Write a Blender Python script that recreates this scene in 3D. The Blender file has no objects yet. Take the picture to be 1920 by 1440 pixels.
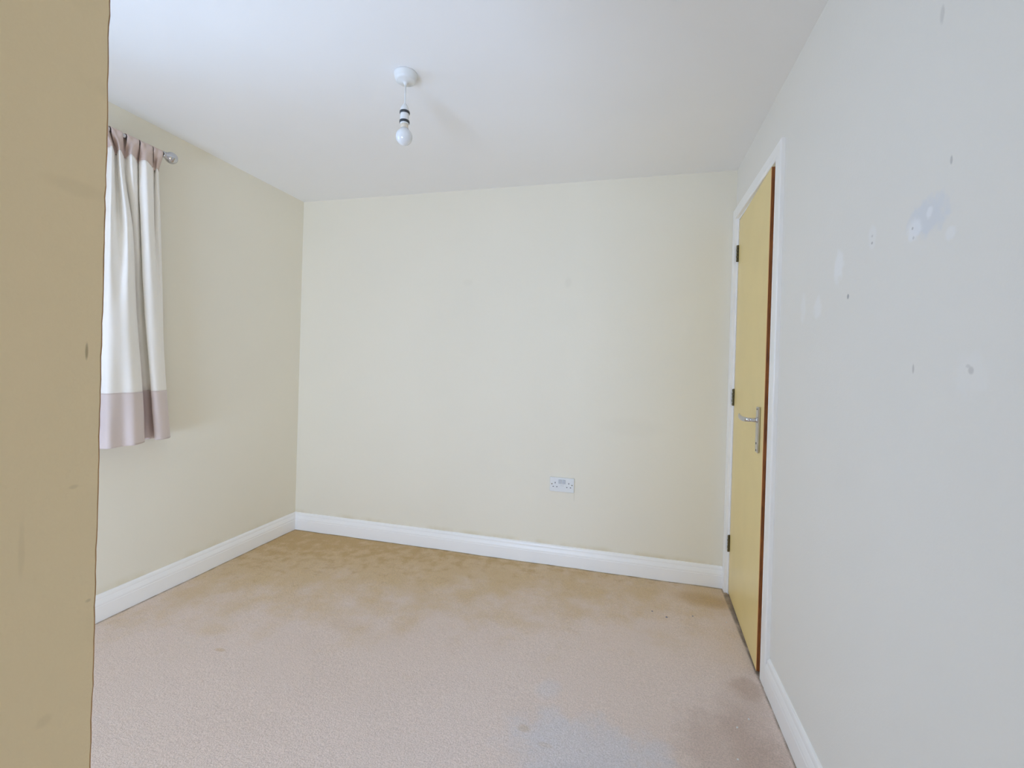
import bpy, bmesh, math, random
from mathutils import Vector, Matrix, noise
random.seed(4)
SC = bpy.context.scene
COL = SC.collection

# ------------------------------------------------------------------ camera
CAM_H = 1.1815
cam_data = bpy.data.cameras.new('camera')
cam_data.sensor_fit = 'HORIZONTAL'
cam_data.sensor_width = 36.0
cam_data.lens = 16.017
cam_data.shift_x = 0.0
cam_data.shift_y = -0.015245
cam_data.clip_start = 0.02
cam = bpy.data.objects.new('camera', cam_data)
COL.objects.link(cam)
r_ = Vector((0.9672637, 0.25206901, 0.0293623))
u_ = Vector((-0.02913214, -0.0046458, 0.99956477))
d_ = Vector((-0.25209571, 0.96769811, -0.0028496))
M = Matrix.Identity(4)
for i in range(3):
    M[i][0] = r_[i]; M[i][1] = u_[i]; M[i][2] = -d_[i]
M[2][3] = CAM_H
cam.matrix_world = M
SC.camera = cam

# ------------------------------------------------------------------ light and exposure
SC.view_settings.view_transform = 'Standard'
SC.view_settings.look = 'None'
SC.view_settings.gamma = 1.0
SC.view_settings.use_curve_mapping = False
SC.view_settings.exposure = 0.0
SC.cycles.use_denoising = True
SC.cycles.max_bounces = 16
SC.cycles.diffuse_bounces = 12
SC.cycles.transparent_max_bounces = 12
SC.cycles.sample_clamp_indirect = 6.0

world = bpy.data.worlds.new('overcast_sky'); SC.world = world
world.use_nodes = True
bg = world.node_tree.nodes['Background']
bg.inputs['Color'].default_value = (0.62, 0.78, 1.0, 1)
bg.inputs['Strength'].default_value = 1.0

def area(name, loc, target, sx, sy, power, color):
    l = bpy.data.lights.new(name, 'AREA'); l.shape = 'RECTANGLE'
    l.size = sx; l.size_y = sy; l.energy = power; l.color = color
    o = bpy.data.objects.new(name, l); COL.objects.link(o)
    o.location = loc
    v = Vector(target) - Vector(loc)
    o.rotation_euler = v.to_track_quat('-Z', 'Y').to_euler()
    return o
# daylight entering by the left window
area('window_daylight', (-2.62, 0.80, 1.50), (-1.0, 0.95, 1.20), 1.15, 1.05, 30, (0.45, 0.64, 1.0))
# daylight coming up off the ground outside, through the low glazed door behind the camera
area('garden_door_daylight', (-1.15, -1.34, 0.50), (-1.2, 1.0, 1.5), 1.0, 0.75, 68, (0.545, 0.685, 1.0))

# added fill light behind the camera, brightens the wall end beside it
area('passage_fill_light', (0.10, -2.55, 1.15), (0.05, 0.0, 1.15), 0.6, 1.6, 12, (0.60, 0.715, 1.0))

# ------------------------------------------------------------------ room numbers (metres)
YP = -2.30                                  # end of the passage behind the camera

XL, XR, YB, YN, H = -2.2617, 0.5368, 2.7314, -1.10, 2.30
PX0, PX1, PY = -0.56, -0.45, 0.298          # the wall end beside the camera
WIN_Y0, WIN_Y1, WIN_Z0, WIN_Z1 = 0.22, 1.38, 0.98, 2.03
GD_X0, GD_X1, GD_Z1 = -1.75, -0.68, 2.02
PD_X0, PD_X1 = -0.30, 0.42  # opening added at the passage end to let the fill light in
HINGE = Vector((0.540, 2.655)); LEAF_W = 0.665; LEAF_T = 0.040; LEAF_TOP = 2.000
DOOR_ANG = -math.radians(2.25)
DY0, DY1 = 1.986, 2.660                     # inner faces of the door lining

# ------------------------------------------------------------------ helpers
def mesh_obj(name, bm, mat=None, parent=None, smooth=False, kind=None, label=None, cat=None, group=None):
    me = bpy.data.meshes.new(name)
    bmesh.ops.recalc_face_normals(bm, faces=bm.faces)
    bm.to_mesh(me); bm.free()
    if mat is not None:
        for m_ in (mat if isinstance(mat, (list, tuple)) else [mat]):
            me.materials.append(m_)
    if smooth:
        for p in me.polygons: p.use_smooth = True
    o = bpy.data.objects.new(name, me); COL.objects.link(o)
    if parent is not None: o.parent = parent
    props(o, label, cat, group, kind)
    return o
def props(o, label=None, cat=None, group=None, kind=None):
    if label: o['label'] = label
    if cat: o['category'] = cat
    if group: o['group'] = group
    if kind: o['kind'] = kind
def empty(name, loc=(0, 0, 0), rz=0.0, **kw):
    o = bpy.data.objects.new(name, None); COL.objects.link(o)
    o.empty_display_size = 0.05
    o.location = loc; o.rotation_euler = (0, 0, rz); props(o, **kw)
    return o
def bx(bm, x0, x1, y0, y1, z0, z1, bevel=0.0, seg=2, mi=0):
    vs = [bm.verts.new((x, y, z)) for x in (x0, x1) for y in (y0, y1) for z in (z0, z1)]
    idx = [(0, 1, 3, 2), (4, 6, 7, 5), (0, 4, 5, 1), (2, 3, 7, 6), (0, 2, 6, 4), (1, 5, 7, 3)]
    fs = [bm.faces.new([vs[i] for i in f]) for f in idx]
    for f in fs: f.material_index = mi
    if bevel > 0:
        es = list({e for f in fs for e in f.edges})
        bmesh.ops.bevel(bm, geom=es, offset=bevel, segments=seg, affect='EDGES', profile=0.5)
    return fs
def box_bm(*a, **k):
    bm = bmesh.new(); bx(bm, *a, **k); return bm
def lathe(bm, prof, n=48, center=(0, 0, 0), axis='Z', cap=True):
    cx, cy, cz = center; rings = []
    for (r, h) in prof:
        ring = []
        for i in range(n):
            a = 2 * math.pi * i / n
            p = (r * math.cos(a), r * math.sin(a), h)
            if axis == 'Y': p = (p[0], p[2], p[1])
            if axis == 'X': p = (p[2], p[0], p[1])
            ring.append(bm.verts.new((cx + p[0], cy + p[1], cz + p[2])))
        rings.append(ring)
    for a, b in zip(rings, rings[1:]):
        for i in range(n):
            bm.faces.new((a[i], a[(i + 1) % n], b[(i + 1) % n], b[i]))
    if cap:
        bm.faces.new(rings[0]); bm.faces.new(rings[-1])
def tube(bm, pts, rads, n=16, flat=1.0):
    """swept tube through pts; rads = radius per point; flat squashes the cross-section's second axis"""
    rings = []
    up = Vector((0, 0, 1))
    for i, p in enumerate(pts):
        p = Vector(p)
        t = (Vector(pts[min(i + 1, len(pts) - 1)]) - Vector(pts[max(i - 1, 0)])).normalized()
        s = t.cross(up)
        if s.length < 1e-4: s = Vector((1, 0, 0))
        s.normalize(); w = s.cross(t).normalized()
        r = rads[i] if isinstance(rads, (list, tuple)) else rads
        rings.append([bm.verts.new(p + s * (r * flat * math.cos(2 * math.pi * k / n)) + w * (r * math.sin(2 * math.pi * k / n))) for k in range(n)])
    for a, b in zip(rings, rings[1:]):
        for i in range(n):
            bm.faces.new((a[i], a[(i + 1) % n], b[(i + 1) % n], b[i]))
    bm.faces.new(rings[0]); bm.faces.new(rings[-1])
def catmull(p, t):
    n = len(p) - 1
    x = t * n; i = min(int(x), n - 1); f = x - i
    g = lambda k: Vector(p[max(0, min(n, k))])
    a, b, c, d = g(i - 1), g(i), g(i + 1), g(i + 2)
    return 0.5 * ((2 * b) + (c - a) * f + (2 * a - 5 * b + 4 * c - d) * f * f + (3 * b - a - 3 * c + d) * f ** 3)

# ------------------------------------------------------------------ materials
def srgb(r, g, b):
    f = lambda c: (c / 255 / 12.92) if c / 255 <= 0.04045 else ((c / 255 + 0.055) / 1.055) ** 2.4
    return (f(r), f(g), f(b), 1.0)
class NT:
    def __init__(s, name):
        s.m = bpy.data.materials.new(name); s.m.use_nodes = True
        s.t = s.m.node_tree; s.p = s.t.nodes['Principled BSDF']; s._pos = None
    def n(s, kind, **kw):
        nd = s.t.nodes.new(kind)
        for k, v in kw.items(): setattr(nd, k, v)
        return nd
    def l(s, a, b): s.t.links.new(a, b)
    def pos(s):
        if s._pos is None: s._pos = s.n('ShaderNodeNewGeometry').outputs['Position']
        return s._pos
    def noise(s, scale, detail=3, rough=0.5, stretch=None, dist=0.0):
        nd = s.n('ShaderNodeTexNoise'); nd.inputs['Scale'].default_value = scale
        nd.inputs['Detail'].default_value = detail; nd.inputs['Roughness'].default_value = rough
        nd.inputs['Distortion'].default_value = dist
        if stretch:
            mp = s.n('ShaderNodeMapping'); mp.inputs['Scale'].default_value = stretch
            s.l(s.pos(), mp.inputs['Vector']); s.l(mp.outputs['Vector'], nd.inputs['Vector'])
        else: s.l(s.pos(), nd.inputs['Vector'])
        return nd.outputs['Fac']
    def ramp(s, v, a, b, ca=0.0, cb=1.0):
        r = s.n('ShaderNodeMapRange', interpolation_type='SMOOTHSTEP')
        r.inputs['From Min'].default_value = a; r.inputs['From Max'].default_value = b
        r.inputs['To Min'].default_value = ca; r.inputs['To Max'].default_value = cb
        s.l(v, r.inputs['Value']); return r.outputs['Result']
    def math(s, op, a, b=None):
        m = s.n('ShaderNodeMath', operation=op)
        for i, v in enumerate((a, b)):
            if v is None: continue
            if isinstance(v, (int, float)): m.inputs[i].default_value = v
            else: s.l(v, m.inputs[i])
        return m.outputs[0]
    def mix(s, fac, a, b, mode='MIX'):
        m = s.n('ShaderNodeMix', data_type='RGBA', blend_type=mode)
        for k, v in ((0, fac), (6, a), (7, b)):
            if isinstance(v, (int, float)): m.inputs[k].default_value = v
            elif isinstance(v, tuple): m.inputs[k].default_value = v
            else: s.l(v, m.inputs[k])
        return m.outputs[2]
    def blob(s, c, r, soft=0.35, wob=0.0, wscale=20.0, wn=None):
        """1 inside an ellipsoidal mark centred on c with radii r, 0 outside"""
        sub = s.n('ShaderNodeVectorMath', operation='SUBTRACT'); s.l(s.pos(), sub.inputs[0]); sub.inputs[1].default_value = c
        dv = s.n('ShaderNodeVectorMath', operation='DIVIDE'); s.l(sub.outputs[0], dv.inputs[0]); dv.inputs[1].default_value = r
        ln = s.n('ShaderNodeVectorMath', operation='LENGTH'); s.l(dv.outputs[0], ln.inputs[0])
        v = ln.outputs['Value']
        if wob:
            nz = s.noise(wscale, 3) if wn is None else wn
            v = s.math('ADD', v, s.math('MULTIPLY', s.math('SUBTRACT', nz, 0.5), wob))
        return s.ramp(v, 1 - soft, 1 + soft, 1.0, 0.0)
    def bump(s, h, strength, dist):
        b = s.n('ShaderNodeBump'); b.inputs['Strength'].default_value = strength; b.inputs['Distance'].default_value = dist
        s.l(h, b.inputs['Height']); s.l(b.outputs['Normal'], s.p.inputs['Normal'])
    def base(s, c):
        if isinstance(c, tuple): s.p.inputs['Base Color'].default_value = c
        else: s.l(c, s.p.inputs['Base Color'])
    def rough(s, r):
        if isinstance(r, (int, float)): s.p.inputs['Roughness'].default_value = r
        else: s.l(r, s.p.inputs['Roughness'])

CREAM = srgb(239, 234, 219)
def paint(name, col, marks=None, bump=0.25, spec=0.3):
    t = NT(name)
    c = t.mix(t.ramp(t.noise(1.7, 3), 0.3, 0.7), col, tuple(x * 0.985 for x in col[:3]) + (1,))
    if marks: c = marks(t, c)
    t.base(c); t.rough(0.72); t.p.inputs['Specular IOR Level'].default_value = spec
    h = t.math('ADD', t.noise(260, 2), t.math('MULTIPLY', t.noise(38, 2), 0.8))
    t.bump(h, bump, 0.0012)
    return t.m
def marks_right(t, c):
    wn = t.noise(45, 4)
    fill = srgb(220, 226, 236); pale = srgb(247, 249, 253); scuff = srgb(170, 168, 168)
    for ctr, rr, k, col in [((XR, 1.035, 1.490), (.1, .056, .034), 0.85, fill), ((XR, 1.075, 1.478), (.1, .022, .020), 0.8, pale),
                            ((XR, 1.03, 1.497), (.1, .009, .010), 0.8, pale),
                            ((XR, 1.415, 1.480), (.1, .028, .040), 0.65, pale), ((XR, 1.552, 1.387), (.1, .026, .032), 0.5, pale),
                            ((XR, 1.670, 1.400), (.1, .02, .045), 0.35, pale), ((XR, 0.968, 1.440), (.1, .014, .012), 0.5, pale),
                            ((XR, 1.240, 1.510), (.1, .016, .03), 0.35, pale), ((XR, 0.91, 1.19), (.1, .04, .035), 0.2, pale)]:
        c = t.mix(t.math('MULTIPLY', t.blob(ctr, rr, 0.38, 1.3, wn=wn), k * 0.72), c, col)
    for ctr, rr, k in [((XR, 1.355, 1.389), (.1, .005, .006), 0.8), ((XR, 0.908, 1.198), (.1, .0065, .006), 0.38),
                       ((XR, 0.915, 1.205), (.1, .005, .003), 0.25), ((XR, 1.065, 1.201), (.1, .003, .009), 0.5),
                       ((XR, 0.972, 1.570), (.1, .003, .007), 0.5), ((XR, 1.010, 1.856), (.1, .006, .016), 0.3),
                       ((XR, 1.241, 1.496), (.1, .004, .003), 0.6), ((XR, 1.241, 1.512), (.1, .004, .003), 0.35),
                       ((XR, 1.082, 1.482), (.1, .003, .003), 0.6), ((XR, 1.078, 1.462), (.1, .003, .003), 0.4)]:
        c = t.mix(t.math('MULTIPLY', t.blob(ctr, rr, 0.4, 0.7, wn=wn), k), c, scuff)
    return c
def marks_back(t, c):
    wn = t.noise(30, 3)
    scuff = srgb(196, 190, 176); grime = srgb(205, 188, 140)
    for ctr, rr, k in [((-0.378, YB, 1.70), (.02, .1, .03), 0.10), ((-1.02, YB, 1.71), (.03, .1, .02), 0.07), ((0.0, YB, 0.85), (.15, .1, .05), 0.06),
                       ((-0.305, YB, 0.42), (.0025, .1, .025), 0.3)]:
        c = t.mix(t.math('MULTIPLY', t.blob(ctr, rr, 0.5, 0.8, wn=wn), k), c, scuff)
    z = t.n('ShaderNodeSeparateXYZ'); t.l(t.pos(), z.inputs[0])
    g = t.math('MULTIPLY', t.ramp(z.outputs['Z'], 0.115, 0.15, 1.0, 0.0), t.ramp(t.noise(9, 3), 0.35, 0.75))
    return t.mix(t.math('MULTIPLY', g, 0.4), c, grime)
def marks_left(t, c):
    z = t.n('ShaderNodeSeparateXYZ'); t.l(t.pos(), z.inputs[0])
    g = t.math('MULTIPLY', t.ramp(z.outputs['Z'], 0.115, 0.16, 1.0, 0.0), t.ramp(t.noise(7, 3), 0.35, 0.75))
    return t.mix(t.math('MULTIPLY', g, 0.35), c, srgb(205, 188, 140))
def marks_end(t, c):
    wn = t.noise(60, 3)
    sc = srgb(140, 125, 85)
    c = t.mix(t.math('MULTIPLY', t.ramp(t.noise(14, 4), 0.55, 0.8), 0.10), c, sc)
    for ctr, rr, k in [((PX1, 0.285, 1.184), (.1, .0010, .006), 0.55), ((PX1, 0.291, 0.968), (.1, .002, .0014), 0.22), ((PX1, 0.262, 0.885), (.1, .005, .004), 0.08),
                       ((PX1, 0.278, 1.07), (.1, .003, .0015), 0.15), ((PX1, 0.245, 1.03), (.1, .002, .02), 0.08), ((PX1, 0.275, 1.32), (.1, .02, .006), 0.07)]:
        c = t.mix(t.math('MULTIPLY', t.blob(ctr, rr, 0.5, 0.8, wn=wn), k), c, sc)
    return c
M_WALL_B = paint('cream_paint_back', CREAM, marks_back)
M_WALL_L = paint('cream_paint_left', CREAM, marks_left)
M_WALL_R = paint('cream_paint_right', srgb(238, 236, 231), marks_right)
M_WALL = paint('cream_paint', CREAM)
M_END = paint('cream_paint_end', srgb(253, 234, 195), marks_end, bump=0.5)
M_CEIL = paint('white_ceiling_paint', srgb(243, 243, 243), bump=0.12)
def simple(name, col, rough=0.5, metal=0.0, spec=0.5, coat=0.0, var=0.0):
    t = NT(name)
    if var:
        t.base(t.mix(t.ramp(t.noise(6, 4), 0.35, 0.7), col, tuple(x * (1 - var) for x in col[:3]) + (1,)))
    else: t.base(col)
    t.rough(rough); t.p.inputs['Metallic'].default_value = metal
    t.p.inputs['Specular IOR Level'].default_value = spec
    t.p.inputs['Coat Weight'].default_value = coat
    return t.m
M_GLOSS = simple('white_gloss_paint', srgb(252, 252, 252), 0.33, var=0.02)
M_PVC = simple('white_plastic_frame', srgb(240, 241, 242), 0.3)
M_PLASTIC = simple('white_plastic', srgb(228, 230, 230), 0.32)
M_PLASTIC_GREY = simple('greyed_plastic', srgb(196, 200, 206), 0.4)
M_BULB = simple('opal_glass', srgb(226, 229, 232), 0.12, coat=0.5)
M_BASE = simple('bulb_collar', srgb(228, 218, 200), 0.4)
M_DARK = simple('dark_ring', srgb(52, 58, 62), 0.35)
M_HOLE = simple('pin_hole_dark', srgb(60, 60, 72), 0.6)
M_CHROME = simple('chrome', srgb(205, 205, 208), 0.09, metal=1.0)
M_STEEL = simple('tarnished_steel', srgb(128, 122, 98), 0.34, metal=1.0, var=0.3)
M_CORD = simple('white_cord', srgb(226, 228, 228), 0.5)
M_RAW = simple('raw_corner_edge', srgb(176, 132, 78), 0.8, var=0.35)
M_DOOR = simple('cream_door_paint', srgb(240, 218, 152), 0.36, var=0.03)
M_DOOR_ARRIS = simple('pale_door_arris', srgb(238, 196, 130), 0.4)
M_FLAKE = simple('white_flake', srgb(240, 240, 238), 0.6)
M_LINT = simple('grey_lint', srgb(140, 138, 150), 0.9)
def wood():
    t = NT('brown_lipping_wood')
    g = t.noise(9, 5, 0.6, stretch=(20, 20, 1.4), dist=0.6)
    t.base(t.mix(t.ramp(g, 0.3, 0.7), srgb(158, 92, 32), srgb(110, 58, 20))); t.rough(0.45); return t.m
M_WOOD = wood()
def fabric(name, col, sheen=0.15):
    t = NT(name)
    t.base(t.mix(t.ramp(t.noise(4, 3), 0.3, 0.7), col, tuple(x * 0.96 for x in col[:3]) + (1,)))
    t.rough(0.85); t.p.inputs['Sheen Weight'].default_value = sheen
    w = t.n('ShaderNodeTexWave', bands_direction='Z'); w.inputs['Scale'].default_value = 420; t.l(t.pos(), w.inputs['Vector'])
    t.bump(t.math('ADD', w.outputs['Fac'], t.noise(500, 2)), 0.12, 0.0006)
    return t.m
M_CURT = fabric('ivory_cotton', srgb(254, 251, 246))
M_CURT_B = fabric('dusky_beige_cotton', srgb(226, 213, 210))
M_CURT_T = fabric('dusky_beige_heading', srgb(214, 194, 184))
def glass():
    m = bpy.data.materials.new('window_glass'); m.use_nodes = True; t = m.node_tree
    t.nodes.remove(t.nodes['Principled BSDF']); out = t.nodes['Material Output']
    tr = t.nodes.new('ShaderNodeBsdfTransparent'); gl = t.nodes.new('ShaderNodeBsdfGlossy'); gl.inputs['Roughness'].default_value = 0.02
    mx = t.nodes.new('ShaderNodeMixShader'); fr = t.nodes.new('ShaderNodeFresnel'); fr.inputs['IOR'].default_value = 1.45
    tr.inputs['Color'].default_value = (0.96, 0.98, 0.97, 1)
    t.links.new(fr.outputs[0], mx.inputs[0]); t.links.new(tr.outputs[0], mx.inputs[1]); t.links.new(gl.outputs[0], mx.inputs[2])
    t.links.new(mx.outputs[0], out.inputs['Surface']); return m
M_GLASS = glass()
def carpet():
    t = NT('beige_carpet')
    wn = t.noise(5.5, 5, 0.62); wf = t.noise(16, 4)
    clean = srgb(246, 227, 217); tan = srgb(226, 197, 148); brown = srgb(206, 170, 108); pale = srgb(236, 230, 234)
    c = clean
    # walked-in tan soiling, strongest towards the far corner and along the back wall
    s = t.n('ShaderNodeSeparateXYZ'); t.l(t.pos(), s.inputs[0])
    d = t.math('ADD', t.math('MULTIPLY', t.math('ADD', s.outputs['X'], 1.0), -0.30), s.outputs['Y'])
    soil = t.ramp(t.math('ADD', d, t.math('MULTIPLY', t.math('SUBTRACT', wn, 0.5), 1.5)), 1.65, 2.55)
    c = t.mix(t.math('MULTIPLY', soil, 0.85), c, tan)
    soil2 = t.ramp(t.math('ADD', d, t.math('MULTIPLY', t.math('SUBTRACT', wf, 0.5), 1.7)), 2.35, 2.95)
    c = t.mix(t.math('MULTIPLY', soil2, 0.75), c, brown)
    w2 = t.noise(11, 5, 0.65)
    for ctr, rr, k, col in [((-0.10, 1.42, 0), (.22, .13, .1), 0.8, pale), ((0.02, 1.36, 0), (.2, .10, .1), 0.6, pale), ((-0.23, 1.50, 0), (.05, .09, .1), 0.5, pale),
                            ((0.11, 1.49, 0), (.05, .05, .1), 0.5, pale), ((-0.26, 1.66, 0), (.04, .05, .1), 0.45, pale),
                            ((0.42, 1.62, 0), (.08, .28, .1), 0.28, srgb(190, 160, 140)), ((0.40, 2.55, 0), (.13, .07, .1), 0.6, brown),
                            ((0.33, 1.55, 0), (.14, .18, .1), 0.35, srgb(190, 160, 142)),
                            ((0.46, 1.88, 0), (.05, .06, .1), 0.4, srgb(186, 152, 122)),
                            ((-1.20, 1.80, 0), (.10, .05, .1), 0.15, brown), ((-1.579, 1.497, 0), (.022, .009, .1), 0.4, brown), ((-1.73, 1.60, 0), (.06, .04, .1), 0.3, tan),
                            ((-0.303, 1.461, 0), (.018, .014, .1), 0.28, brown), ((-0.225, 1.415, 0), (.02, .010, .1), 0.18, brown)]:
        c = t.mix(t.math('MULTIPLY', t.blob(ctr, rr, 0.5, 1.5, wn=w2), k), c, col)
    # darker line where the pile meets the skirting
    def near(sock, a, b): return t.ramp(sock, a, b)
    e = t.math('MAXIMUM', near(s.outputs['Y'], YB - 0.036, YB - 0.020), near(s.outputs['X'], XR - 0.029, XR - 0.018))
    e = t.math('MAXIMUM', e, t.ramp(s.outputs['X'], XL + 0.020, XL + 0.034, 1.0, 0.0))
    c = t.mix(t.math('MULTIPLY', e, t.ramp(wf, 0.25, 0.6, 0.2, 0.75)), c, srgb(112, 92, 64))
    pile = t.noise(210, 3, 0.7)
    c = t.mix(t.ramp(pile, 0.30, 0.72, 0.0, 1.0), t.mix(1.0, c, (0.87, 0.86, 0.84, 1), 'MULTIPLY'), t.mix(1.0, c, (1.13, 1.13, 1.13, 1), 'MULTIPLY'))
    t.base(c); t.rough(0.95); t.p.inputs['Specular IOR Level'].default_value = 0.1
    t.p.inputs['Sheen Weight'].default_value = 0.25
    t.bump(t.math('ADD', pile, t.math('MULTIPLY', t.noise(60, 3), 0.9)), 0.9, 0.006)
    return t.m
M_CARPET = carpet()
def outside():
    t = NT('outdoor_paving'); t.base(t.mix(t.ramp(t.noise(3, 4), 0.3, 0.7), srgb(176, 172, 164), srgb(150, 148, 140))); t.rough(0.9); return t.m
M_OUT = outside()

# ------------------------------------------------------------------ the setting
def struct(name, bm, mat, **k): return mesh_obj(name, bm, mat, kind='structure', **k)
bm = bmesh.new()
NX, NY = 150, 260
xs = [XL - 0.02 + (XR + 0.04 - XL) * i / NX for i in range(NX + 1)]
ys = [YP - 0.02 + (YB + 0.04 - YP) * j / NY for j in range(NY + 1)]
def carpet_z(x, y):
    v = 0.0016 * noise.noise(Vector((x * 5, y * 5, 3.1)))
    edge = max(0.0, 1 - min(abs(x - XL), abs(XR - x), abs(YB - y)) / 0.06)
    v += edge * (0.0025 * noise.noise(Vector((x * 9, y * 9, 0.3))) + 0.0008)
    return v - 0.001
g = [[bm.verts.new((x, y, carpet_z(x, y))) for y in ys] for x in xs]
for i in range(NX):
    for j in range(NY):
        bm.faces.new((g[i][j], g[i + 1][j], g[i + 1][j + 1], g[i][j + 1]))
# slab underneath, so the floor has thickness
bx(bm, XL - 0.3, XR + 0.3, YP - 0.2, YB + 0.2, -0.12, -0.008)
floor = struct('floor', bm, M_CARPET)
for p in floor.data.polygons: p.use_smooth = len(p.vertices) == 4 and p.index < NX * NY

struct('ceiling', box_bm(XL - 0.3, XR + 0.3, YP - 0.2, YB + 0.2, H, H + 0.12), M_CEIL)
struct('wall_back', box_bm(XL - 0.3, XR + 0.3, YB, YB + 0.2, -0.12, H), M_WALL_B)
bm = bmesh.new()   # left wall with the window opening
for a in ((XL - 0.28, XL, YN - 0.25, WIN_Y0, -0.12, H), (XL - 0.28, XL, WIN_Y1, YB, -0.12, H),
          (XL - 0.28, XL, WIN_Y0, WIN_Y1, -0.12, WIN_Z0), (XL - 0.28, XL, WIN_Y0, WIN_Y1, WIN_Z1, H)): bx(bm, *a)
struct('wall_left', bm, M_WALL_L)
bm = bmesh.new()   # right wall with a doorway
OY0, OY1, OZ = DY0 - 0.03, DY1 + 0.03, 2.033
for a in ((XR, XR + 0.28, YP - 0.2, OY0, -0.12, H), (XR, XR + 0.28, OY1, YB, -0.12, H),
          (XR, XR + 0.28, OY0, OY1, OZ, H), (XR + 0.14, XR + 0.28, OY0, OY1, -0.12, OZ)): bx(bm, *a)
struct('wall_right', bm, M_WALL_R)
bm = bmesh.new()   # wall behind the camera with the glazed garden door and the added passage opening
for a in ((XL, GD_X0, YN - 0.2, YN, -0.12, H), (GD_X1, PX0, YN - 0.2, YN, -0.12, H), (GD_X0, GD_X1, YN - 0.2, YN, GD_Z1, H),
          (PX0, PD_X0, YP - 0.2, YP, -0.12, H), (PD_X1, XR, YP - 0.2, YP, -0.12, H), (PD_X0, PD_X1, YP - 0.2, YP, GD_Z1, H)): bx(bm, *a)
struct('wall_near', bm, M_WALL)
# wall end beside the camera, its arris chipped and uneven
bm = bmesh.new()
N = 230; zs = [0.0 + H * i / N for i in range(N + 1)]
def wob(z):
    w = 0.0013 * noise.noise(Vector((0, 0, z * 9))) + 0.0009 * noise.noise(Vector((3, 0, z * 60)))
    if 1.30 < z < 1.62: w -= 0.0022 * math.sin((z - 1.30) / 0.32 * math.pi) * (0.5 + 0.5 * noise.noise(Vector((7, 1, z * 80))))
    return w
prof = []
for z in zs:
    w = wob(z); e = 0.0022 + 0.0006 * noise.noise(Vector((5, 5, z * 40)))
    prof.append([bm.verts.new(p) for p in ((PX1, YP, z), (PX1, 0.10, z), (PX1, PY - e + w, z), (PX1 - e * 0.9, PY + w, z), (PX0, PY, z), (PX0, YP, z))])
for a, b in zip(prof, prof[1:]):
    for k in range(6):
        f = bm.faces.new((a[k], a[(k + 1) % 6], b[(k + 1) % 6], b[k])); f.material_index = 1 if k == 2 else 0
bm.faces.new(prof[0]); bm.faces.new(prof[-1])
struct('wall_end', bm, [M_END, M_RAW])

# skirting boards: profile (distance out of the wall, height)
SK = [(0, 0.0), (0.018, 0.0), (0.018, 0.066), (0.0165, 0.070), (0.0172, 0.073), (0.0165, 0.079), (0.0125, 0.092), (0.0100, 0.097), (0.0102, 0.102), (0.0085, 0.110), (0.0050, 0.1155), (0, 0.117)]
def skirting(name, wall, a, b, m0=0.0, m1=0.0):
    """wall: 'L','R','B','N','E'; a..b the run; m0/m1 mitre signs at the ends"""
    bm = bmesh.new(); rings = []
    NS = 60
    for i in range(NS + 1):
        t = i / NS; ring = []
        for (o, h) in SK:
            s = a + (b - a) * t
            if i == 0: s += m0 * o
            if i == NS: s += m1 * o
            wv = 0.0006 * noise.noise(Vector((s * 3, h * 4, 1.7)))
            o2 = o + (wv if 0 < o else 0)
            p = {'L': (XL + o2, s, h), 'R': (XR - o2, s, h), 'B': (s, YB - o2, h), 'N': (s, YN + o2, h), 'E': (PX1 + o2, s, h), 'F': (PX0 - o2, s, h)}[wall]
            ring.append(bm.verts.new((p[0], p[1], p[2] - (0.004 if h == 0 else 0))))
        rings.append(ring)
    n = len(SK)
    for r0, r1 in zip(rings, rings[1:]):
        for k in range(n): bm.faces.new((r0[k], r0[(k + 1) % n], r1[(k + 1) % n], r1[k]))
    bm.faces.new(rings[0]); bm.faces.new(rings[-1])
    return struct(name, bm, M_GLOSS)
skirting('baseboard_left', 'L', YN, YB, 1.0, -1.0)
skirting('baseboard_back', 'B', XL, XR - 0.0168, 1.0, 0)
skirting('baseboard_right', 'R', YP, 1.903, 1.0, 0)
skirting('baseboard_near', 'N', XL, GD_X0 - 0.06, 1.0, 0)

# ------------------------------------------------------------------ windows
def window(name, axis, x, a0, a1, z0, z1, mullions, sill):
    """frame in the wall plane; axis 'X' = pane normal along X"""
    root = empty(name, (0, 0, 0), kind='structure')
    def P(bm, n0, n1, s0, s1, h0, h1, bev=0.004):
        if axis == 'X': bx(bm, n0, n1, s0, s1, h0, h1, bevel=bev)
        else: bx(bm, s0, s1, n0, n1, h0, h1, bevel=bev)
    bm = bmesh.new(); w = 0.055
    P(bm, x, x + 0.07, a0, a0 + w, z0, z1); P(bm, x, x + 0.07, a1 - w, a1, z0, z1)
    P(bm, x, x + 0.07, a0 + w, a1 - w, z0, z0 + w); P(bm, x, x + 0.07, a0 + w, a1 - w, z1 - w, z1)
    for m_ in mullions: P(bm, x, x + 0.07, m_ - w / 2, m_ + w / 2, z0 + w, z1 - w)
    mesh_obj('window_frame', bm, M_PVC, root)
    ed = [a0 + w] + [v for m_ in mullions for v in (m_ - w / 2, m_ + w / 2)] + [a1 - w]
    for i in range(0, len(ed), 2):
        bm = bmesh.new(); P(bm, x + 0.030, x + 0.034, ed[i] - 0.004, ed[i + 1] + 0.004, z0 + w - 0.004, z1 - w + 0.004, 0)
        mesh_obj('pane', bm, M_GLASS, root)
    if sill:
        mesh_obj('window_sill', box_bm(x + 0.07, XL + 0.025, a0 - 0.03, a1 + 0.03, z0 - 0.022, z0 + 0.002, bevel=0.004), M_GLOSS, root)
    return root
window('window_1', 'X', XL - 0.20, WIN_Y0, WIN_Y1, WIN_Z0, WIN_Z1, [(WIN_Y0 + WIN_Y1) / 2], False)
window('window_2', 'Y', YN - 0.14, GD_X0, GD_X1, 0.0, GD_Z1, [], False)
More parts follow.
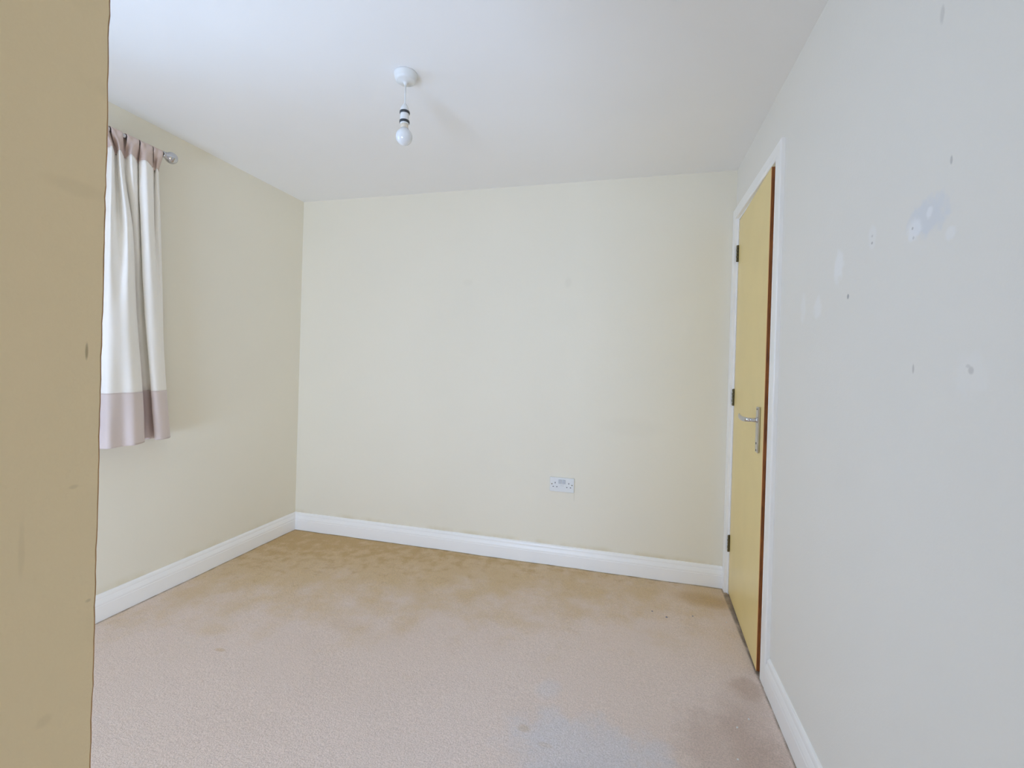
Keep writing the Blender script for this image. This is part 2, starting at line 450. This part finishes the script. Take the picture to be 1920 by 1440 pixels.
window('added_window_3', 'Y', YP - 0.14, PD_X0, PD_X1, 0.0, GD_Z1, [], False)  # unseen glazed opening, added for the passage fill light
struct('outdoor_ground', box_bm(-9, 8, -9, 9, -0.40, -0.20), M_OUT)

# ------------------------------------------------------------------ door
door = empty('door_1', (HINGE.x, HINGE.y, 0), 0, kind='structure')
def rebase(bm, root_loc): bmesh.ops.translate(bm, verts=bm.verts, vec=[-c for c in root_loc])
DL = (HINGE.x, HINGE.y, 0)
bm = bmesh.new()   # lining with stops
bx(bm, XR, XR + 0.14, OY0, DY0, 0, OZ); bx(bm, XR, XR + 0.14, DY1, OY1, 0, OZ); bx(bm, XR, XR + 0.14, DY0, DY1, LEAF_TOP + 0.004, OZ)
bx(bm, XR + 0.055, XR + 0.075, DY0, DY0 + 0.012, 0, LEAF_TOP + 0.004); bx(bm, XR + 0.055, XR + 0.075, DY1 - 0.012, DY1, 0, LEAF_TOP + 0.004)
bx(bm, XR + 0.055, XR + 0.075, DY0 + 0.012, DY1 - 0.012, LEAF_TOP - 0.010, LEAF_TOP + 0.004)
rebase(bm, DL); mesh_obj('door_frame', bm, M_GLOSS, door)
# architrave: (position across the board from its inner edge, thickness)
AR = [(0, 0), (0, 0.0150), (0.002, 0.0168), (0.010, 0.0170), (0.012, 0.0155), (0.015, 0.0170), (0.052, 0.0170), (0.0575, 0.0155), (0.0600, 0.0125), (0.0600, 0)]
def archi(name, pts_in, pts_out):
    """loft of the profile between two mitred ends; each end gives the inner and outer corner (y, z)"""
    bm = bmesh.new(); rings = []
    for (i_, o_) in zip(pts_in, pts_out):
        ring = []
        for (s, th) in AR:
            k = s / 0.060
            ring.append(bm.verts.new((XR - th, i_[0] + (o_[0] - i_[0]) * k, i_[1] + (o_[1] - i_[1]) * k)))
        rings.append(ring)
    n = len(AR)
    for k in range(n): bm.faces.new((rings[0][k], rings[0][(k + 1) % n], rings[1][(k + 1) % n], rings[1][k]))
    bm.faces.new(rings[0]); bm.faces.new(rings[1])
    rebase(bm, DL); return mesh_obj(name, bm, M_GLOSS, door)
AI0, AI1, AZ = 1.966, 2.671, 2.013
archi('architrave', [(AI0, -0.003), (AI0, AZ)], [(AI0 - 0.06, -0.003), (AI0 - 0.06, AZ + 0.06)])
archi('architrave', [(AI1, -0.003), (AI1, AZ)], [(AI1 + 0.06, -0.003), (AI1 + 0.06, AZ + 0.06)])
archi('architrave', [(AI0, AZ), (AI1, AZ)], [(AI0 - 0.06, AZ + 0.06), (AI1 + 0.06, AZ + 0.06)])
# leaf in its own space: hinge at the origin, leaf along -Y, room face at x = 0
leaf_bm = bmesh.new()
bx(leaf_bm, 0.0, LEAF_T, -LEAF_W + 0.0075, 0.0, 0.010, LEAF_TOP, bevel=0.0)
leaf = mesh_obj('door_leaf', leaf_bm, M_DOOR, door); leaf.rotation_euler = (0, 0, DOOR_ANG)
bm = bmesh.new(); bx(bm, 0.0006, LEAF_T, -LEAF_W, -LEAF_W + 0.0075, 0.010, LEAF_TOP)
mesh_obj('edge_lipping', bm, M_WOOD, leaf, label='bare brown wooden edge')
bm = bmesh.new(); bx(bm, -0.0002, 0.0008, -LEAF_W - 0.0002, -LEAF_W + 0.0065, 0.010, LEAF_TOP)
mesh_obj('painted_arris', bm, M_DOOR_ARRIS, leaf)
# handle on the leaf
hy, hz = -LEAF_W + 0.075, 0.960
bm = box_bm(-0.010, 0.0, hy - 0.020, hy + 0.020, hz - 0.100, hz + 0.088, bevel=0.004, seg=3)
plate = mesh_obj('handle_plate', bm, M_CHROME, leaf, label='chrome lever handle on a long back plate')
bm = bmesh.new()
lz = hz + 0.033
pts = [(-0.008, hy, lz), (-0.024, hy, lz), (-0.040, hy + 0.002, lz), (-0.050, hy + 0.012, lz), (-0.055, hy + 0.030, lz), (-0.058, hy + 0.055, lz + 0.001), (-0.059, hy + 0.080, lz + 0.004), (-0.058, hy + 0.100, lz + 0.009), (-0.055, hy + 0.112, lz + 0.013)]
dense = [tuple(catmull(pts, i / 40)) for i in range(41)]
tube(bm, dense, [0.0085 if i < 12 else 0.0085 + 0.0020 * math.sin((i - 12) / 28 * math.pi) - 0.0045 * max(0, (i - 28) / 12) for i in range(41)], 20, 0.7)
lathe(bm, [(0.012, -0.014), (0.012, -0.006)], 28, (0, hy, lz), 'X')
mesh_obj('lever', bm, M_CHROME, plate, smooth=True)
bm = bmesh.new(); lathe(bm, [(0.0045, -0.0108), (0.0045, -0.006)], 20, (0, hy, hz - 0.062), 'X'); mesh_obj('keyhole', bm, M_HOLE, plate)
for dz in (0.078, -0.090):
    bm = bmesh.new(); lathe(bm, [(0.0035, -0.0110), (0.0035, -0.006)], 16, (0, hy, hz + dz), 'X'); mesh_obj('screw', bm, M_STEEL, plate)
for z in (1.824, 1.055, 0.272):
    bm = bmesh.new(); cx, cy = -0.007, 0.003
    for k in range(5):
        z0 = z - 0.045 + k * 0.018
        lathe(bm, [(0.0030, 0.0), (0.0046 + 0.0006 * (k % 2), 0.0014), (0.0046 + 0.0006 * (k % 2), 0.0152), (0.0030, 0.0166)], 20, (cx, cy, z0))
    bx(bm, cx, 0.004, cy + 0.0010, cy + 0.0026, z - 0.045, z + 0.045)
    mesh_obj('hinge', bm, M_STEEL, door, label='dull metal butt hinge')

# ------------------------------------------------------------------ twin socket
SX, SZ = -0.379, 0.484
sock = empty('wall_socket', (SX, YB, SZ), label='white twin switched wall socket low on the back wall above the skirting', cat='socket')
bm = box_bm(-0.0735, 0.0735, -0.009, 0.0, -0.043, 0.043, bevel=0.0028, seg=3); mesh_obj('face_plate', bm, M_PLASTIC, sock)
for sx in (-1, 1):
    c = sx * 0.0115
    bm = box_bm(c - 0.009, c + 0.009, -0.0125, -0.0088, 0.006, 0.031, bevel=0.0015); mesh_obj('rocker_switch', bm, M_PLASTIC_GREY, sock)
    pc = sx * 0.041
    for (dx, dz, w, h) in ((0, 0.010, 0.0040, 0.0085), (-0.011, -0.013, 0.0070, 0.0042), (0.011, -0.013, 0.0070, 0.0042)):
        bm = box_bm(pc + dx - w / 2, pc + dx + w / 2, -0.0093, -0.0080, dz - h / 2, dz + h / 2); mesh_obj('pin_hole', bm, M_HOLE, sock)
    bm = bmesh.new(); lathe(bm, [(0.0036, -0.0096), (0.0036, -0.0080)], 18, (sx * 0.0605, 0, 0.002), 'Y'); mesh_obj('screw', bm, M_STEEL, sock)
bm = bmesh.new()
for dz in (0.000, -0.006): bx(bm, -0.0115, 0.0115, -0.0092, -0.0085, dz - 0.0007, dz + 0.0007)
mesh_obj('moulded_mark', bm, M_PLASTIC_GREY, sock)

# ------------------------------------------------------------------ pendant lamp
LX, LY = -0.872, 1.592
lamp = empty('pendant_light', (LX, LY, H), label='bare white bulb hanging on a short flex from a ceiling rose', cat='lamp')
def part_l(name, prof, mat, parent, n=56):
    bm = bmesh.new(); lathe(bm, [(r, z - H) for r, z in prof], n); return mesh_obj(name, bm, mat, parent, smooth=True)
part_l('ceiling_rose', [(0.0435, H), (0.0440, H - 0.004), (0.0430, H - 0.010), (0.0405, H - 0.021), (0.0375, H - 0.028), (0.032, H - 0.0315), (0.010, H - 0.0335), (0.007, H - 0.039), (0.0045, H - 0.045)], M_PLASTIC, lamp)
part_l('flex', [(0.0028, H - 0.044), (0.0028, 2.178)], M_CORD, lamp, 16)
hold = part_l('lamp_holder', [(0.0035, 2.186), (0.006, 2.183), (0.013, 2.172), (0.0165, 2.163), (0.0165, 2.107), (0.015, 2.105)], M_PLASTIC, lamp)
for z in (2.150, 2.114):
    part_l('retaining_ring', [(0.0165, z + 0.0050), (0.0190, z + 0.0040), (0.0195, z), (0.0190, z - 0.0040), (0.0165, z - 0.0050)], M_DARK, hold)
bulb = part_l('light_bulb', [(0.0135, 2.092)] + [(max(0.0004, 0.0315 * math.cos(a)), 2.057 + 0.0315 * math.sin(a)) for a in [math.radians(d) for d in range(48, -91, -6)]], M_BULB, lamp)
part_l('bulb_collar', [(0.0140, 2.112), (0.0142, 2.094), (0.0165, 2.086), (0.0200, 2.0815)], M_BASE, bulb)

# ------------------------------------------------------------------ curtain pole
POFF, PZ, PR = 0.098, 2.137, 0.0105
PEND = 1.656
pole = empty('curtain_pole', (XL + POFF, PEND, PZ), label='chrome curtain pole with a ball finial above the left window', cat='curtain pole')
def at_pole(bm): bmesh.ops.translate(bm, verts=bm.verts, vec=(-(XL + POFF), -PEND, -PZ)); return bm
bm = bmesh.new(); lathe(bm, [(PR, 0.02), (PR, PEND - 0.002)], 28, (XL + POFF, 0, PZ), 'Y'); mesh_obj('pole', at_pole(bm), M_CHROME, pole, smooth=False)
bm = bmesh.new()
prof = [(PR, 0), (0.0145, 0.001), (0.0150, 0.006), (0.0125, 0.009), (0.0125, 0.014), (0.0165, 0.017)]
prof += [(max(0.0004, 0.0275 * math.cos(a)), 0.044 + 0.0275 * math.sin(a)) for a in [math.radians(d) for d in range(-52, 91, 7)]]
lathe(bm, [(r, PEND + h) for r, h in prof], 48, (XL + POFF, 0, PZ), 'Y'); mesh_obj('finial', at_pole(bm), M_CHROME, pole, smooth=True)
for y in (1.392, 0.12):
    bm = bmesh.new()
    lathe(bm, [(0.024, 0.0), (0.024, 0.004), (0.018, 0.007), (0.007, 0.009), (0.006, POFF - 0.012)], 28, (XL, y, PZ), 'X')
    lathe(bm, [(0.0125, -0.009), (0.0125, 0.009)], 28, (XL + POFF, y, PZ), 'Y'); mesh_obj('bracket', at_pole(bm), M_CHROME, pole)

# ------------------------------------------------------------------ curtain
CURTAIN_ROWS = [
    (2.062, [(1.3292, 0.050), (1.3133, 0.120), (1.3911, 0.050), (1.4271, 0.095), (1.4251, 0.125), (1.4771, 0.070), (1.4541, 0.125), (1.4967, 0.085), (1.5146, 0.075), (1.4998, 0.130), (1.5761, 0.065), (1.5552, 0.100), (1.5608, 0.130), (1.6194, 0.090), (1.6495, 0.060), (1.6352, 0.095), (1.6644, 0.070)]),
    (1.950, [(1.3281, 0.050), (1.3060, 0.130), (1.3898, 0.050), (1.4224, 0.100), (1.4211, 0.135), (1.4841, 0.070), (1.4583, 0.135), (1.5140, 0.080), (1.5254, 0.070), (1.5129, 0.125), (1.5933, 0.055), (1.5581, 0.100), (1.5647, 0.135), (1.6248, 0.090), (1.6576, 0.050), (1.6509, 0.085), (1.6854, 0.050)]),
    (1.750, [(1.3271, 0.050), (1.3007, 0.140), (1.3906, 0.050), (1.4145, 0.110), (1.4172, 0.145), (1.4851, 0.085), (1.4776, 0.145), (1.5409, 0.090), (1.5601, 0.060), (1.5650, 0.085), (1.6177, 0.045), (1.5702, 0.100), (1.5771, 0.135), (1.6275, 0.100), (1.6680, 0.050), (1.6754, 0.070), (1.7140, 0.030)]),
    (1.380, [(1.3299, 0.050), (1.2976, 0.150), (1.3851, 0.060), (1.4048, 0.120), (1.4168, 0.150), (1.4560, 0.150), (1.4906, 0.155), (1.5590, 0.100), (1.5918, 0.045), (1.6105, 0.055), (1.6543, 0.035), (1.5940, 0.100), (1.6001, 0.130), (1.6419, 0.120), (1.6906, 0.070), (1.7138, 0.050), (1.7385, 0.025)]),
    (1.020, [(1.3289, 0.050), (1.2969, 0.150), (1.3857, 0.060), (1.4029, 0.130), (1.4188, 0.160), (1.4718, 0.155), (1.5160, 0.160), (1.5866, 0.110), (1.6212, 0.040), (1.6502, 0.050), (1.6939, 0.035), (1.6323, 0.100), (1.6341, 0.130), (1.6833, 0.115), (1.7212, 0.080), (1.7421, 0.050), (1.7525, 0.030)]),
    (0.790, [(1.3232, 0.050), (1.2950, 0.150), (1.3834, 0.060), (1.4044, 0.130), (1.4190, 0.165), (1.4853, 0.150), (1.5227, 0.165), (1.5946, 0.120), (1.6320, 0.040), (1.6586, 0.060), (1.7078, 0.045), (1.6557, 0.100), (1.6615, 0.125), (1.7078, 0.115), (1.7422, 0.085), (1.7606, 0.055), (1.7723, 0.030)]),
]
CURT = (XL + 0.09, 1.50, 0.79)
curtain = empty('curtain', CURT, label='ivory tab-top curtain with beige hem band bunched at the left window', cat='curtain')
NU = 150
def row_at(z):
    """smooth interpolation of the control rows at height z"""
    R_ = CURTAIN_ROWS
    zs_ = [r[0] for r in R_]
    z = max(zs_[-1], min(zs_[0], z))
    for i in range(len(R_) - 1):
        if zs_[i] >= z >= zs_[i + 1]: break
    f = (zs_[i] - z) / (zs_[i] - zs_[i + 1])
    g = lambda k: R_[max(0, min(len(R_) - 1, k))]
    out = []
    for j in range(len(R_[0][1])):
        def val(c):
            p1, p2 = R_[i][1][j][c], R_[i + 1][1][j][c]
            d1, d2 = zs_[i], zs_[i + 1]; h = d1 - d2
            k0, k3 = max(0, i - 1), min(len(R_) - 1, i + 2)
            m1 = (p2 - R_[k0][1][j][c]) / (zs_[k0] - d2) * h; m2 = (R_[k3][1][j][c] - p1) / (d1 - zs_[k3]) * h
            return (2 * f**3 - 3 * f**2 + 1) * p1 + (f**3 - 2 * f**2 + f) * m1 + (-2 * f**3 + 3 * f**2) * p2 + (f**3 - f**2) * m2
        out.append((val(0), val(1), 0))
    return out
def curt_pt(u, z, push=0.0):
    c = row_at(z); v = catmull(c, u)
    t = (catmull(c, min(1, u + .004)) - catmull(c, max(0, u - .004)))
    n = Vector((-t.y, t.x, 0)); n = n.normalized() if n.length > 1e-6 else Vector((0, 1, 0))
    k = 0.0022 * noise.noise(Vector((u * 14, z * 3.2, 0.5))) + 0.0010 * noise.noise(Vector((u * 30, z * 11, 4.5)))
    y, off = v.x + n.x * (k + push), max(0.012, v.y + n.y * (k + push))
    return Vector((XL + off, y, z))
def sheet(name, zt, zb, nz, mat, push=0.0, thick=0.0014, wavy_bottom=0.0):
    bm = bmesh.new(); G = []
    for j in range(nz + 1):
        row = []
        for i in range(NU + 1):
            u = i / NU; z = zt + (zb - zt) * j / nz
            p = curt_pt(u, z, push)
            if wavy_bottom and j > nz - 6: p.z += wavy_bottom * noise.noise(Vector((u * 6, 2, 2))) * (j - nz + 6) / 6
            row.append(bm.verts.new(p - Vector(CURT)))
        G.append(row)
    for j in range(nz):
        for i in range(NU):
            bm.faces.new((G[j][i], G[j][i + 1], G[j + 1][i + 1], G[j + 1][i]))
    o = mesh_obj(name, bm, mat, curtain, smooth=True)
    md = o.modifiers.new('thickness', 'SOLIDIFY'); md.thickness = thick; md.offset = 0
    return o
sheet('ivory_panel', 2.062, 1.018, 80, M_CURT)
sheet('hem_band', 1.022, 0.790, 26, M_CURT_B, push=0.0006, wavy_bottom=0.004)
# heading band and the tabs that loop over the pole
def tab(u0, u1, yc, w, zb=2.062):
    """cloth from the top of one pleat, narrowing up the front of the pole, over it and down its back"""
    bm = bmesh.new(); G = []; n = 14; R0 = PR + 0.003
    for i in range(n + 1):
        s = i / n; u = u0 + (u1 - u0) * s
        p = curt_pt(u, zb, 0.0006); col = []
        py = yc + (s - 0.5) * w
        wav = 0.0025 * math.sin(s * math.pi * 3)
        lo = p + Vector((0, 0, -0.006)); top = Vector((XL + POFF + R0 + 0.001 + wav, py, PZ))
        for k in range(10):
            f = k / 9; e = f * f * (3 - 2 * f)
            q = lo.lerp(top, f); q.x = lo.x + (top.x - lo.x) * e; q.y = lo.y + (top.y - lo.y) * e
            q.z += 0.004 * math.sin(s * math.pi) * (1 - f)
            col.append(q)
        for k in range(1, 13):
            a = math.pi * k / 12
            col.append(Vector((XL + POFF + (R0 + wav * (1 - k / 12)) * math.cos(a), py, PZ + R0 * math.sin(a))))
        for k in range(1, 7):
            f = k / 6; col.append(Vector((XL + POFF - R0 - 0.004 * f, py, PZ + (zb - 0.01 - PZ) * f)))
        G.append([bm.verts.new(q - Vector(CURT)) for q in col])
    for a, b in zip(G, G[1:]):
        for k in range(len(a) - 1): bm.faces.new((a[k], a[k + 1], b[k + 1], b[k]))
    o = mesh_obj('heading_tab', bm, M_CURT_T, curtain, smooth=True)
    md = o.modifiers.new('thickness', 'SOLIDIFY'); md.thickness = 0.0014; md.offset = 0
for (k0, k1, yc, w) in ((0, 2, 1.325, .050), (2, 5.0, 1.392, .054), (5.0, 7.2, 1.452, .046), (7.6, 10, 1.517, .050), (10.6, 13, 1.575, .054), (13.4, 16, 1.628, .044)):
    tab(k0 / 16, k1 / 16, yc, w)

# ------------------------------------------------------------------ crumbs on the carpet
def crumb(name, x, y, r, mat, label, cat, flat=0.5):
    bm = bmesh.new(); bmesh.ops.create_icosphere(bm, subdivisions=2, radius=r)
    for v in bm.verts:
        k = 1 + 0.5 * noise.noise(v.co * (0.9 / r) + Vector((x * 9, y * 9, 0)))
        v.co = Vector((v.co.x * k, v.co.y * k * 0.8, v.co.z * k * flat))
    o = mesh_obj(name, bm, mat, smooth=False, label=label, cat=cat)
    o.location = (x, y, carpet_z(x, y) + r * flat * 0.55); return o
for x, y, lab in [(0.379, 1.668, 'white paint flake on the carpet nearer the middle of two by the right skirting'),
                  (0.426, 1.719, 'white paint flake on the carpet closest to the right skirting'),
                  (0.352, 1.531, 'white paint flake on the carpet nearest the camera'),
                  (0.474, 2.355, 'white paint flake on the carpet beside the foot of the door')]:
    crumb('paint_flake', x, y, 0.0032, M_FLAKE, lab, 'paint flake', 0.7)
for x, y, lab in [(0.202, 2.317, 'largest grey speck of lint, the middle one of three before the back skirting'),
                  (0.137, 2.351, 'small grey speck of lint, leftmost of three before the back skirting'),
                  (0.326, 2.366, 'small grey speck of lint, rightmost of three, nearest the door')]:
    crumb('lint_speck', x, y, 0.0055 if x == 0.202 else 0.004, M_LINT, lab, 'lint', 0.45)
